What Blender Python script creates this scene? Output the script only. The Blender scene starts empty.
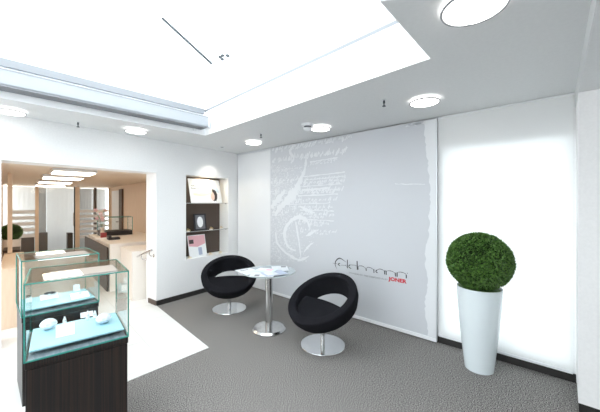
import bpy, bmesh, math, random
from mathutils import Vector, Matrix
PI = math.pi
R = math.radians
random.seed(7)
sc = bpy.context.scene
C = sc.collection

# ---------------------------------------------------------------- camera
F, CX, CY, EYE = 290.0, 300.0, 203.0, 1.55
YAW = R(41.2)                      # view direction measured from +X
cam_d = bpy.data.cameras.new('camera')
cam = bpy.data.objects.new('camera', cam_d); C.objects.link(cam)
cam_d.sensor_width = 36; cam_d.lens = 36 * F / 600
cam_d.shift_y = (CY - 206) / 600
cam_d.clip_start = .02; cam_d.clip_end = 200
cam.location = (0, 0, EYE)
cam.rotation_euler = (PI / 2, 0, YAW - PI / 2)
sc.camera = cam

# ---------------------------------------------------------------- light
wd = bpy.data.worlds.new('world'); sc.world = wd; wd.use_nodes = True
bg = wd.node_tree.nodes['Background']
bg.inputs[0].default_value = (.93, .97, 1, 1)
bg.inputs[1].default_value = 4.6
vs = sc.view_settings
vs.view_transform = 'Standard'; vs.look = 'None'; vs.gamma = 1; vs.use_curve_mapping = False
vs.exposure = 0.22
LAMP = 4.2          # ceiling discs
SHOP = 7.0          # light panels of the shop behind
CASE = 2.6         # lights inside the glass cases
sc.cycles.transparent_max_bounces = 32
sc.cycles.max_bounces = 12
sc.cycles.diffuse_bounces = 8
sc.cycles.sample_clamp_indirect = 6

# ---------------------------------------------------------------- geometry helpers
FW = Vector((math.cos(YAW), math.sin(YAW), 0)); RT = Vector((math.sin(YAW), -math.cos(YAW), 0))
def ray(px, py): return FW + RT * ((px - CX) / F) + Vector((0, 0, (CY - py) / F))
def at_z(px, py, z=0.0):
    d = ray(px, py); t = (z - EYE) / d.z
    return Vector((0, 0, EYE)) + d * t
def at_t(px, py, t): return Vector((0, 0, EYE)) + ray(px, py) * t
class Fr:
    def __init__(s, ox, oy, deg):
        s.o = Vector((ox, oy, 0)); s.a = R(deg)
        s.x = Vector((math.cos(s.a), math.sin(s.a), 0)); s.y = Vector((-math.sin(s.a), math.cos(s.a), 0))
    def w(s, x, y, z=0.0): return s.o + s.x * x + s.y * y + Vector((0, 0, z))
    def l(s, p): q = p - s.o; return Vector((q.dot(s.x), q.dot(s.y), p.z))
    def hy(s, px, py, y=0.0):       # ray meets local plane y=const
        d = ray(px, py); c = Vector((0, 0, EYE)) - s.o
        t = (y - c.dot(s.y)) / d.dot(s.y); return s.l(Vector((0, 0, EYE)) + d * t)
    def hx(s, px, py, x=0.0):
        d = ray(px, py); c = Vector((0, 0, EYE)) - s.o
        t = (x - c.dot(s.x)) / d.dot(s.x); return s.l(Vector((0, 0, EYE)) + d * t)
W0 = Fr(0, 0, 0)
B = Fr(3.455, 4.62, -90)            # mural wall: x to the right, y into the wall
A = Fr(3.455, 4.62, 4)              # niche wall: x to the right (negative), y into the wall
G = Fr(.2, 4.75, -4.8)              # the shop behind

def obj(name, bm, mat, parent=None, fr=None, smooth=False):
    bmesh.ops.recalc_face_normals(bm, faces=bm.faces)
    me = bpy.data.meshes.new(name)
    if smooth:
        for f in bm.faces: f.smooth = True
        for e in bm.edges:
            if len(e.link_faces) == 2 and e.calc_face_angle(0) > R(42): e.smooth = False
    bm.to_mesh(me); bm.free()
    mats = mat if isinstance(mat, (list, tuple)) else [mat]
    for m in mats: me.materials.append(m)
    o = bpy.data.objects.new(name, me); C.objects.link(o)
    if fr: o.location = fr.o; o.rotation_euler = (0, 0, fr.a)
    if parent: o.parent = parent
    return o
def struct(name, bm, mat, fr=None, smooth=False):
    o = obj(name, bm, mat, None, fr, smooth); o['kind'] = 'structure'; return o
def tag(o, label, cat, group=None):
    o['label'] = label; o['category'] = cat
    if group: o['group'] = group
    return o
def thing(name, label, cat, loc=(0, 0, 0), rz=0.0, group=None):
    o = bpy.data.objects.new(name, None); C.objects.link(o)
    o.empty_display_size = .05
    o.location = loc; o.rotation_euler = (0, 0, rz)
    return tag(o, label, cat, group)
def dup(root, loc, rz, label, group=None):
    r = root.copy(); C.objects.link(r); r.location = loc; r.rotation_euler = (0, 0, rz); r['label'] = label
    if group: r['group'] = group
    for ch in list(root.children):
        c = ch.copy(); C.objects.link(c); c.parent = r
        for g in list(ch.children):
            d = g.copy(); C.objects.link(d); d.parent = c
    return r
def new(): return bmesh.new()
def bx(bm, x0, x1, y0, y1, z0, z1, bev=0.0, seg=2, M=None):
    x0, x1 = sorted((x0, x1)); y0, y1 = sorted((y0, y1)); z0, z1 = sorted((z0, z1))
    r = bmesh.ops.create_cube(bm, size=1)
    vs_ = r['verts']
    for v in vs_:
        v.co = Vector(((x0 + x1) / 2 + v.co.x * (x1 - x0), (y0 + y1) / 2 + v.co.y * (y1 - y0), (z0 + z1) / 2 + v.co.z * (z1 - z0)))
    if M: bmesh.ops.transform(bm, matrix=M, verts=vs_)
    if bev:
        es = list({e for v in vs_ for e in v.link_edges})
        bmesh.ops.bevel(bm, geom=es, offset=bev, segments=seg, affect='EDGES', profile=.5)
    return bm
def box(*a, **k): return bx(new(), *a, **k)
def prism(bm, pts, z0, z1, M=None):
    lo = [bm.verts.new((p[0], p[1], z0)) for p in pts]; hi = [bm.verts.new((p[0], p[1], z1)) for p in pts]
    n = len(pts)
    bm.faces.new(lo); bm.faces.new(hi)
    for i in range(n): bm.faces.new((lo[i], lo[(i + 1) % n], hi[(i + 1) % n], hi[i]))
    if M: bmesh.ops.transform(bm, matrix=M, verts=lo + hi)
    return bm
def lathe(bm, prof, n=48, M=None, cap=True):
    rings = []
    for r, z in prof:
        if r < 1e-6: rings.append([bm.verts.new((0, 0, z))])
        else: rings.append([bm.verts.new((r * math.cos(2 * PI * k / n), r * math.sin(2 * PI * k / n), z)) for k in range(n)])
    for a, b in zip(rings, rings[1:]):
        for k in range(n):
            k2 = (k + 1) % n
            if len(a) == 1 and len(b) == 1: continue
            if len(a) == 1: bm.faces.new((a[0], b[k], b[k2]))
            elif len(b) == 1: bm.faces.new((a[k], a[k2], b[0]))
            else: bm.faces.new((a[k], a[k2], b[k2], b[k]))
    if cap:
        for q in (rings[0], rings[-1]):
            if len(q) > 1: bm.faces.new(q)
    if M: bmesh.ops.transform(bm, matrix=M, verts=[v for q in rings for v in q])
    return bm
def tube(bm, pts, r, n=10, closed=False):
    pts = [Vector(p) for p in pts]; rings = []
    up = Vector((0, 0, 1)); N = len(pts)
    for i, p in enumerate(pts):
        if closed: d = pts[(i + 1) % N] - pts[i - 1]
        else: d = pts[min(i + 1, N - 1)] - pts[max(i - 1, 0)]
        d.normalize()
        u = d.cross(up)
        if u.length < .05: u = d.cross(Vector((1, 0, 0)))
        u.normalize(); v = d.cross(u)
        rr = r[i] if isinstance(r, (list, tuple)) else r
        rings.append([bm.verts.new(p + (u * math.cos(2 * PI * k / n) + v * math.sin(2 * PI * k / n)) * rr) for k in range(n)])
    m = N if closed else N - 1
    for i in range(m):
        a, b = rings[i], rings[(i + 1) % N]
        for k in range(n): bm.faces.new((a[k], a[(k + 1) % n], b[(k + 1) % n], b[k]))
    if not closed: bm.faces.new(rings[0]); bm.faces.new(rings[-1])
    return bm
RC = [0]
def ribbon(bm, pts, w, y=0.0, th=.0012):
    """thin raised stroke in an x-z plane; pts are (x,z); w number or list of widths"""
    n = len(pts)
    if n < 2: return bm
    RC[0] += 1; th += .000006 * (RC[0] % 900)
    L, Rr = [], []
    for i in range(n):
        a = pts[max(i - 1, 0)]; b = pts[min(i + 1, n - 1)]
        dx, dz = b[0] - a[0], b[1] - a[1]; l = math.hypot(dx, dz) or 1e-6
        ww = (w[i] if isinstance(w, (list, tuple)) else w) / 2
        nx, nz = -dz / l * ww, dx / l * ww
        L.append((pts[i][0] + nx, pts[i][1] + nz)); Rr.append((pts[i][0] - nx, pts[i][1] - nz))
    fL = [bm.verts.new((p[0], y - th - .00003 * i, p[1])) for i, p in enumerate(L)]; fR = [bm.verts.new((p[0], y - th - .00003 * i, p[1])) for i, p in enumerate(Rr)]
    for i in range(n - 1): bm.faces.new((fL[i], fL[i + 1], fR[i + 1], fR[i]))
    return bm
def extr(bm, pts, y0, y1):
    """polygon in x-z extruded along y"""
    a = [bm.verts.new((p[0], y0, p[1])) for p in pts]; b = [bm.verts.new((p[0], y1, p[1])) for p in pts]
    n = len(pts); bm.faces.new(a); bm.faces.new(b)
    for i in range(n): bm.faces.new((a[i], a[(i + 1) % n], b[(i + 1) % n], b[i]))
    return bm
def text_bm(s, size, M, bold=0.0):
    cu = bpy.data.curves.new('t', 'FONT'); cu.body = s; cu.size = size; cu.offset = bold; cu.resolution_u = 3
    o = bpy.data.objects.new('t', cu); C.objects.link(o)
    dg = bpy.context.evaluated_depsgraph_get()
    me = o.evaluated_get(dg).to_mesh()
    bm = new(); bm.from_mesh(me)
    o.evaluated_get(dg).to_mesh_clear(); bpy.data.objects.remove(o); bpy.data.curves.remove(cu)
    xs = [v.co.x for v in bm.verts]
    bmesh.ops.transform(bm, matrix=M, verts=bm.verts)
    return bm, (max(xs) if xs else 0)
UP = Matrix.Rotation(PI / 2, 4, 'X')        # text plane xy -> xz, facing -y

# ---------------------------------------------------------------- materials
def mat(name, col, rough=.5, metal=0.0, spec=.5, **k):
    m = bpy.data.materials.new(name); m.use_nodes = True
    b = m.node_tree.nodes['Principled BSDF']
    b.inputs['Base Color'].default_value = (*col, 1); b.inputs['Roughness'].default_value = rough
    b.inputs['Metallic'].default_value = metal; b.inputs['Specular IOR Level'].default_value = spec
    for kk, v in k.items(): b.inputs[kk.replace('_', ' ')].default_value = v
    return m
def noise_mat(name, c0, c1, scale, rough=.6, bump=0.0, stretch=(1, 1, 1), detail=3, metal=0.0, spec=.5, lo=.35, hi=.65):
    m = mat(name, c0, rough, metal, spec); nt = m.node_tree; N = nt.nodes; Lk = nt.links
    b = N['Principled BSDF']
    tc = N.new('ShaderNodeTexCoord'); mp = N.new('ShaderNodeMapping'); mp.inputs['Scale'].default_value = stretch
    nz = N.new('ShaderNodeTexNoise'); nz.inputs['Scale'].default_value = scale; nz.inputs['Detail'].default_value = detail
    cr = N.new('ShaderNodeValToRGB'); cr.color_ramp.elements[0].position = lo; cr.color_ramp.elements[1].position = hi
    cr.color_ramp.elements[0].color = (*c0, 1); cr.color_ramp.elements[1].color = (*c1, 1)
    Lk.new(tc.outputs['Object'], mp.inputs[0]); Lk.new(mp.outputs[0], nz.inputs[0]); Lk.new(nz.outputs['Fac'], cr.inputs[0]); Lk.new(cr.outputs[0], b.inputs['Base Color'])
    if bump:
        bp = N.new('ShaderNodeBump'); bp.inputs['Strength'].default_value = bump; bp.inputs['Distance'].default_value = .01
        Lk.new(nz.outputs['Fac'], bp.inputs['Height']); Lk.new(bp.outputs[0], b.inputs['Normal'])
    return m
def emit(name, col, s):
    m = bpy.data.materials.new(name); m.use_nodes = True; nt = m.node_tree
    nt.nodes.remove(nt.nodes['Principled BSDF']); e = nt.nodes.new('ShaderNodeEmission')
    e.inputs[0].default_value = (*col, 1); e.inputs[1].default_value = s
    nt.links.new(e.outputs[0], nt.nodes['Material Output'].inputs[0]); return m
def glassy(name, tint, refl=.06, rough=0.0):
    m = bpy.data.materials.new(name); m.use_nodes = True; nt = m.node_tree; N = nt.nodes
    N.remove(N['Principled BSDF'])
    t = N.new('ShaderNodeBsdfTransparent'); t.inputs[0].default_value = (*tint, 1)
    g = N.new('ShaderNodeBsdfGlossy'); g.inputs['Roughness'].default_value = rough
    fr = N.new('ShaderNodeFresnel'); fr.inputs[0].default_value = 1.5
    mx = N.new('ShaderNodeMixShader')
    ge = N.new('ShaderNodeNewGeometry'); mu = N.new('ShaderNodeMath'); mu.operation = 'MULTIPLY'; sb = N.new('ShaderNodeMath'); sb.operation = 'SUBTRACT'; sb.inputs[0].default_value = 1
    nt.links.new(ge.outputs['Backfacing'], sb.inputs[1]); nt.links.new(fr.outputs[0], mu.inputs[0]); nt.links.new(sb.outputs[0], mu.inputs[1])
    nt.links.new(mu.outputs[0], mx.inputs[0]); nt.links.new(t.outputs[0], mx.inputs[1]); nt.links.new(g.outputs[0], mx.inputs[2])
    nt.links.new(mx.outputs[0], N['Material Output'].inputs[0]); return m
def translucent(name, col, tr=.5):
    m = bpy.data.materials.new(name); m.use_nodes = True; nt = m.node_tree; N = nt.nodes
    N.remove(N['Principled BSDF'])
    d = N.new('ShaderNodeBsdfDiffuse'); d.inputs[0].default_value = (*col, 1)
    t = N.new('ShaderNodeBsdfTranslucent'); t.inputs[0].default_value = (*col, 1)
    mx = N.new('ShaderNodeMixShader'); mx.inputs[0].default_value = tr
    nt.links.new(d.outputs[0], mx.inputs[1]); nt.links.new(t.outputs[0], mx.inputs[2]); nt.links.new(mx.outputs[0], N['Material Output'].inputs[0]); return m
M = {}
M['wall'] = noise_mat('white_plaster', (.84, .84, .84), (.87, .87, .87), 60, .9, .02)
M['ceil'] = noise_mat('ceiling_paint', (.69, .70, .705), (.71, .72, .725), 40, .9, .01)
M['white'] = mat('white_lacquer', (.82, .83, .85), .3)
M['carpet'] = noise_mat('grey_carpet', (.05, .047, .045), (.38, .36, .345), 125, 1.0, .2, detail=8, spec=.05, lo=.40, hi=.60)
M['base'] = mat('black_skirting', (.022, .020, .019), .5)
M['milky'] = mat('pale_table_glass', (.42, .47, .50), .08, spec=.6)
M['alu'] = mat('aluminium', (.72, .74, .77), .35, .7)
M['greyalu'] = mat('grey_aluminium', (.24, .25, .27), .4, .1)
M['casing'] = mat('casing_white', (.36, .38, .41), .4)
M['steel'] = noise_mat('brushed_steel', (.55, .55, .55), (.68, .68, .68), 30, .22, stretch=(1, 1, 8), metal=1.0)
M['mirror'] = mat('polished_steel', (.72, .73, .74), .12, 1.0)
M['chrome'] = mat('chrome', (.75, .73, .72), .15, 1.0)
M['black'] = noise_mat('black_fabric', (.0075, .0075, .010), (.013, .013, .016), 350, .95, .25, spec=.12)
M['mural'] = mat('mural_film', (.60, .617, .65), .45, spec=.3)
M['print'] = mat('mural_white_print', (.77, .785, .81), .5, spec=.3)
M['ink'] = mat('black_ink', (.02, .02, .025), .5)
M['grey_ink'] = mat('grey_ink', (.16, .16, .18), .5)
M['red'] = mat('red_ink', (.62, .03, .05), .5)
M['pot'] = mat('glossy_white_ceramic', (.75, .82, .85), .12, spec=.6)
M['leaf'] = noise_mat('box_leaf', (.030, .085, .012), (.13, .27, .05), 60, .5)
M['leafcore'] = mat('dark_twigs', (.008, .018, .004), .9)
M['glass'] = glassy('clear_glass', (.985, .995, .992))
M['smoke'] = glassy('glass_grey_reflection', (.86, .86, .85))  # grey tint stands in for the ceiling reflected in the case tops
M['pane'] = glassy('window_glass', (.96, .98, .98))
M['edge'] = mat('green_glass_edge', (.045, .26, .22), .15, spec=.8)
M['blind'] = translucent('white_blind_fabric', (.88, .89, .89), .22)
M['lampglass'] = emit('opal_lamp_glass', (1, .985, .95), LAMP)
M['shoplamp'] = emit('warm_light_panel', (1, .88, .72), SHOP)
M['caselamp'] = emit('case_light', (.93, .98, 1), CASE)
M['beige'] = noise_mat('pale_maple', (.72, .57, .43), (.77, .62, .48), 6, .5, stretch=(6, 6, .6))
M['shopceil'] = mat('cream_ceiling', (.76, .66, .55), .8)
M['cream'] = mat('cream_lacquer', (.84, .79, .73), .4)
M['dkwood'] = noise_mat('dark_walnut', (.03, .02, .015), (.06, .04, .03), 5, .4, stretch=(1, 1, 8))
M['brown'] = mat('brown_board', (.11, .08, .065), .5)
M['niche'] = mat('niche_back_brown', (.085, .060, .048), .6)
M['paper'] = mat('paper_white', (.86, .87, .88), .5)
M['lblue'] = mat('pale_blue_acrylic', (.36, .62, .70), .25)
M['card'] = mat('white_card', (.85, .90, .93), .5)
M['shell'] = noise_mat('white_dish', (.62, .72, .86), (.85, .9, .97), 60, .3, .4)
M['gold'] = mat('gold', (.75, .58, .28), .3, 1.0)
M['yellow'] = mat('yellow_print', (.88, .85, .62), .6)
M['hair'] = mat('dark_print', (.05, .04, .04), .6)
M['skin'] = mat('skin_print', (.75, .55, .47), .6)
M['pink'] = mat('pink_print', (.75, .42, .46), .6)
M['lilac'] = mat('blue_grey_print', (.42, .47, .60), .5)
M['sky'] = mat('pale_blue_print', (.66, .76, .85), .5)
M['greycurtain'] = translucent('grey_curtain_cloth', (.42, .41, .40), .3)
M['frost'] = translucent('frosted_film', (.80, .81, .82), .22)
M['rubber'] = mat('dark_gasket', (.06, .07, .08), .6)
M['concrete'] = mat('roof_frame', (.94, .95, .96), .5)
M['redb'] = mat('red_leather', (.32, .05, .05), .4)
# ebony with fine vertical streaks
def ebony():
    m = mat('ebony_veneer', (.02, .014, .012), .35); nt = m.node_tree; N = nt.nodes; Lk = nt.links
    tc = N.new('ShaderNodeTexCoord'); mp = N.new('ShaderNodeMapping'); mp.inputs['Scale'].default_value = (130, 130, 1.2)
    nz = N.new('ShaderNodeTexNoise'); nz.inputs['Scale'].default_value = 1; nz.inputs['Detail'].default_value = 4
    cr = N.new('ShaderNodeValToRGB'); e = cr.color_ramp.elements
    e[0].position = .42; e[0].color = (.007, .006, .006, 1); e[1].position = .75; e[1].color = (.035, .019, .013, 1)
    Lk.new(tc.outputs['Object'], mp.inputs[0]); Lk.new(mp.outputs[0], nz.inputs[0]); Lk.new(nz.outputs['Fac'], cr.inputs[0])
    Lk.new(cr.outputs[0], N['Principled BSDF'].inputs['Base Color']); return m
M['ebony'] = ebony()
def tiles():
    m = mat('white_floor_tile', (.82, .82, .80), .25); nt = m.node_tree; N = nt.nodes; Lk = nt.links
    tc = N.new('ShaderNodeTexCoord'); br = N.new('ShaderNodeTexBrick')
    br.offset = 0; br.inputs['Scale'].default_value = 1; br.inputs['Mortar Size'].default_value = .0025
    br.inputs['Brick Width'].default_value = .6; br.inputs['Row Height'].default_value = .6
    br.inputs['Color1'].default_value = (.83, .83, .82, 1); br.inputs['Color2'].default_value = (.80, .80, .79, 1); br.inputs['Mortar'].default_value = (.6, .6, .59, 1)
    Lk.new(tc.outputs['Object'], br.inputs[0]); Lk.new(br.outputs[0], N['Principled BSDF'].inputs['Base Color']); return m
M['tile'] = tiles()

# ---------------------------------------------------------------- structure
CEIL = 2.50
YP = (at_z(576, 382).y)             # side of the pier, where the mural wall ends
pierc = at_z(578.3, 402.8, .07); pierc.z = 0          # its front corner
LX = -2.6; BY = -1.9
OL = A.hy(1.3, 160.2).x; OR = A.hy(156.4, 250).x
OTOP = (A.hy(1.3, 160.2).z + A.hy(156.4, 172.3).z) / 2
TH = .32
# floors
struct('floor', prism(new(), [(LX, BY), (3.9, BY), (3.9, 5.0), (LX, 5.0)], -.12, 0), M['carpet'])
t1 = A.w(OR, 0); t2 = at_z(208.8, 347.7); t3 = at_z(128.9, 381.1)
d = (t3 - t2).normalized(); t4 = t2 + d * 3.6
tl = [G.l(p) for p in (t1, t2, t4)]
wl = G.l(A.w(OL - 1.4, 0)); wl2 = G.l(A.w(OR, TH - .02))
struct('floor', prism(new(), [tl[0], tl[1], tl[2], (tl[2].x, wl.y), (wl.x - .2, wl.y), (wl.x - .2, 8.8), (2.5, 8.8), (2.5, wl2.y), (wl2.x, wl2.y)], -.1, .004), M['tile'], G)
# mural wall with its window opening behind the blind
bl0 = B.hy(437.5, 203).x; bl1 = B.hy(575.0, 203).x
w0 = B.hy(441, 203).x + .04; w1 = B.hy(569, 203).x; wz0, wz1 = .14, 2.13
bm = new(); BL = B.l(Vector((3.455, BY, 0))).x
bx(bm, -.6, w0, 0, .2, 0, 2.9); bx(bm, w1, BL, 0, .2, 0, 2.9); bx(bm, w0, w1, 0, .2, 0, wz0); bx(bm, w0, w1, 0, .2, wz1, 2.9)
struct('wall_back', bm, M['wall'], B)
wf = new()
for a in ((w0, w0 + .05), (w1 - .05, w1)): bx(wf, *a, .08, .15, wz0, wz1)
for a in ((wz0, wz0 + .06), (wz1 - .06, wz1)): bx(wf, w0 + .05, w1 - .05, .08, .15, *a)
wo = struct('window_1', wf, M['white'], B)
g = obj('glass', box(w0 + .05, w1 - .05, .11, .118, wz0 + .06, wz1 - .06), M['pane'], wo)
# niche wall with shop opening and niche
N0, N1 = A.hy(186, 200).x, A.hy(228.3, 200).x
NZ1 = (A.hy(186, 174.8).z + A.hy(228, 178.3).z) / 2; NZ0 = (A.hy(186, 260).z + A.hy(228, 252.5).z) / 2
ND = .26
bm = new(); AL = -5.6
bx(bm, AL, OL, 0, TH, 0, 2.9); bx(bm, OL, OR, 0, TH, OTOP, 2.9)
bx(bm, OR, N0, 0, TH, 0, 2.9); bx(bm, N1, .3, 0, TH, 0, 2.9)
bx(bm, N0, N1, 0, TH, 0, NZ0); bx(bm, N0, N1, 0, TH, NZ1, 2.9)
struct('wall_left', bm, M['wall'], A)
struct('trim_1', box(N0, N1, ND, TH, NZ0, NZ1), M['niche'], A)
# pier at the right edge
struct('wall_right', prism(new(), [(pierc.x, pierc.y), (3.454, YP), (3.454, BY), (pierc.x, BY)], .07, 2.9), M['wall'])
struct('wall_right', box(LX, pierc.x + .1, BY - .15, BY, 0, 2.9), M['wall'])
bm = new(); bx(bm, LX - .15, LX, BY - .15, .2, 0, 2.9); bx(bm, LX - .15, LX, 2.6, 4.3, 0, 2.9); bx(bm, LX - .15, LX, .2, 2.6, 2.2, 2.9)
struct('wall_front', bm, M['wall'])
# skirting
struct('baseboard_back', box(bl0 - .01, B.l(Vector((0, YP, 0))).x, -.014, 0, 0, .07), M['base'], B)
struct('baseboard_left', box(OR, -.02, -.014, 0, 0, .075), M['base'], A)
struct('baseboard_right', prism(new(), [(pierc.x + .008, pierc.y - .003), (3.4, YP - .003), (3.4, BY), (pierc.x + .008, BY)], 0, .069), M['base'])
struct('trim_2', box(OR - .012, OR, .0, .24, .004, .075), M['brown'], A)

# ceiling with the roof-light opening
def zc(px, py): return at_z(px, py, CEIL)
P1, P2, P3 = zc(205.5, 135.6), zc(431, 58.6), zc(381, 1.6)
P0 = zc(0, 98); dd = (P0 - P1).normalized(); P0 = P1 + dd * 4.3
P4 = zc(405, -1); P5 = Vector((-.9, P4.y - .05, CEIL)); P6 = Vector((P0.x, -.6, CEIL)); P5 = Vector((-.6, P4.y, CEIL)); P55 = Vector((-.6, -.6, CEIL))
hole = [P0, P1, P2, P3, P4, P5, P55, P6]
outer = [(LX, BY), (3.6, BY), (3.6, 4.8), (LX, 4.42)]
def plate(outer, holes, z0, z1):
    bm = new(); es = []
    for loop in [outer] + holes:
        v = [bm.verts.new((p[0], p[1], z0)) for p in loop]
        es += [bm.edges.new((v[i], v[(i + 1) % len(v)])) for i in range(len(v))]
    bmesh.ops.triangle_fill(bm, edges=es, use_beauty=True)
    r = bmesh.ops.extrude_face_region(bm, geom=bm.faces[:])
    for v in r['geom']:
        if isinstance(v, bmesh.types.BMVert): v.co.z = z1
    return bm
SH = 2.83
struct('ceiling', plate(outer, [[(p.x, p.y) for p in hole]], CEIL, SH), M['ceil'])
def ring_walls(loop, off0, off1, z0, z1):
    """upstand around the roof light between two outward offsets"""
    n = len(loop); cen = Vector((sum(p.x for p in loop) / n, sum(p.y for p in loop) / n, 0))
    area = sum(loop[i].x * loop[(i + 1) % n].y - loop[(i + 1) % n].x * loop[i].y for i in range(n))
    sg = 1 if area < 0 else -1
    def off(o):
        out = []
        for i in range(n):
            a, b, c = loop[i - 1], loop[i], loop[(i + 1) % n]
            d1 = (b - a); d1.z = 0; d1.normalize(); d2 = (c - b); d2.z = 0; d2.normalize()
            n1 = Vector((-d1.y, d1.x, 0)) * sg; n2 = Vector((-d2.y, d2.x, 0)) * sg
            m = (n1 + n2); m = m / max(m.dot(n1), .3)
            out.append(Vector((b.x, b.y, 0)) + m * o)
        return out
    i_, o_ = off(off0), off(off1)
    bm = new()
    for k in range(n):
        k2 = (k + 1) % n
        q = [i_[k], i_[k2], o_[k2], o_[k]]
        prism(bm, [(p.x, p.y) for p in q], z0, z1)
    return bm, i_
bm, _ = ring_walls(hole, -.006, .10, SH, 2.86); struct('trim_3', bm, M['greyalu'])
bm, eav = ring_walls(hole, .03, .12, 2.86, 3.45); struct('trim_4', bm, M['concrete'])
# glazed roof: hips and rafters up to the top
hA = at_z(217, 62, 3.5); hB = at_z(163, 14, 3.95)
apex = hA + (hB - hA) * 2.6
bm = new(); gl = new()
for i, p in enumerate(eav):
    e0 = Vector((p.x, p.y, 3.45))
    tube(bm, [e0 + (apex - e0) * .01, e0 + (apex - e0) * .98], .012, 6)
rf = struct('trim_5', bm, M['concrete'])
n = len(eav)
for i in range(n):
    a, b = eav[i], eav[(i + 1) % n]
    f = [gl.verts.new((a.x, a.y, 3.45)), gl.verts.new((b.x, b.y, 3.45)), gl.verts.new(apex)]
    gl.faces.new(f)
bmesh.ops.remove_doubles(gl, verts=gl.verts, dist=.001)
rr_ = bmesh.ops.extrude_face_region(gl, geom=gl.faces[:])
for v in rr_['geom']:
    if isinstance(v, bmesh.types.BMVert): v.co.z += .012
struct('window_2', gl, M['pane'])
# dark gasket line and bolts along the corner hip
off = Vector((-.085, .03, -.06))
g0 = at_z(212, 64, 3.40); g1 = at_z(162, 18, 3.84)
struct('trim_6', tube(new(), [g0, g1], .018, 6), M['rubber'])
bm = new()
for px, py in ((220, 57), (222.5, 55.5), (222, 59), (227.5, 55.5)):
    p = at_z(px, py, 3.42); bx(bm, p.x - .018, p.x + .018, p.y - .018, p.y + .018, p.z - .012, p.z + .012)
struct('trim_7', bm, M['rubber'])
struct('trim_11', ring_walls(hole, -.005, .0, CEIL + .001, SH)[0], M['concrete'])
# lowered soffit on the right
sof = at_z(578, 93, 2.40)
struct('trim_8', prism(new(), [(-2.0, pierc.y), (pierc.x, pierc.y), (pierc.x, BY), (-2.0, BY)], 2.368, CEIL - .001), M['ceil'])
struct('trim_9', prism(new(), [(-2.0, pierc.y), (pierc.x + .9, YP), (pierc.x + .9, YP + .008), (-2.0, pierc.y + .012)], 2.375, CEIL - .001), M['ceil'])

# roller blind cassette under the roof light
dv = (P0 - P1).normalized(); ang = math.atan2(-dv.y, -dv.x)
cl = (P0 - P1).length
t = thing('blind_cassette', 'long white roller blind box with ribbed underside under the edge of the roof light', 'blind box', P1 + dv * .03 + Vector((0, 0, 2.563 - CEIL)), ang)
bw = .19
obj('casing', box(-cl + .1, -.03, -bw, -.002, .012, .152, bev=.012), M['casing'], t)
bm = new()
for k in range(5): bx(bm, -cl + .12, -.05, -bw + .012 + k * .034, -bw + .034 + k * .034, 0, .013)
obj('ribbed_underside', bm, M['greyalu'], t)
obj('end_cap', box(-.03, -.015, -bw - .004, -.002, .008, .156, bev=.004), M['alu'], t)
obj('bracket', box(-.16, -.12, -.03, -.006, -.03, .0), M['white'], t)
obj('frame_strip', box(-cl + .1, -.01, -.035, -.007, .225, .295), M['greyalu'], t)
obj('cover_seam', box(-cl + .1, -.03, -bw - .003, -bw + .01, .140, .149), M['greyalu'], t)

# ---------------------------------------------------------------- ceiling fittings
def round_lamp(px, py, label, r=.118, src=None):
    p = at_z(px, py, CEIL)
    t = thing('ceiling_lamp', label, 'ceiling lamp', p, 0, 'round ceiling lamps')
    obj('base', lathe(new(), [(0, -.001), (.05, -.001), (.05, -.022), (0, -.022)], 24), M['white'], t)
    obj('diffuser', lathe(new(), [(0, -.024), (r * .96, -.024), (r, -.028), (r * .96, -.034), (0, -.036)], 48), M['lampglass'], t, smooth=True)
    obj('rim', tube(new(), [(1.03 * r * math.cos(a), 1.03 * r * math.sin(a), -.029) for a in [2 * PI * k / 40 for k in range(40)]], .006, 6, True), M['greyalu'], t)
    for k in range(3):
        a = 2 * PI * k / 3 + .4
        obj('pin', lathe(new(), [(0, 0), (.006, 0), (.006, -.042), (0, -.042)], 8, Matrix.Translation((r * .82 * math.cos(a), r * .82 * math.sin(a), 0))), M['steel'], t)
    return t
round_lamp(474, 2, 'large bright round ceiling lamp cut off by the top of the photo', .135)
round_lamp(424.5, 99.5, 'round ceiling lamp above the right edge of the mural, near the pale blind', .122)
round_lamp(320.5, 126.8, 'round ceiling lamp right behind the smoke detector')
round_lamp(253.5, 141.5, 'round ceiling lamp nearest the room corner, beside a sprinkler')
round_lamp(136, 129.5, 'round ceiling lamp between the roof light and the shop opening')
round_lamp(10, 109.5, 'round ceiling lamp at the left edge, above the shop opening')
p = at_z(307.5, 124, CEIL)
t = thing('smoke_detector', 'white smoke detector with dark slotted ring on the ceiling above the mural', 'smoke detector', p)
obj('base', lathe(new(), [(0, 0), (.07, 0), (.07, -.024), (.062, -.028), (0, -.028)], 32), M['white'], t, smooth=True)
obj('slotted_ring', lathe(new(), [(0, -.028), (.044, -.028), (.044, -.048), (0, -.048)], 32), M['rubber'], t)
obj('dome', lathe(new(), [(0, -.048), (.052, -.048), (.052, -.062), (.036, -.078), (0, -.080)], 32), M['white'], t, smooth=True)
for px, py, lb in ((384, 100, 'small dark sprinkler head on the ceiling left of the mural-side lamp'), (261, 133.5, 'small sprinkler head beside the ceiling lamp nearest the corner'), (78, 122, 'small sprinkler head on the ceiling above the shop opening')):
    t = thing('sprinkler', lb, 'sprinkler', at_z(px, py, CEIL), 0, 'ceiling sprinklers')
    obj('rosette', lathe(new(), [(0, 0), (.022, 0), (.018, -.006), (0, -.006)], 16), M['alu'], t)
    obj('pipe', lathe(new(), [(0, 0), (.008, 0), (.010, -.03), (.005, -.034), (.005, -.055), (0, -.055)], 12), M['rubber'], t)
    obj('deflector', lathe(new(), [(0, -.055), (.016, -.055), (.016, -.06), (0, -.06)], 12), M['rubber'], t)
sp = at_z(222, 147, CEIL)
t = thing('recessed_spotlight', 'small recessed spotlight in the ceiling above the wall niche', 'spotlight', sp)
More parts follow.
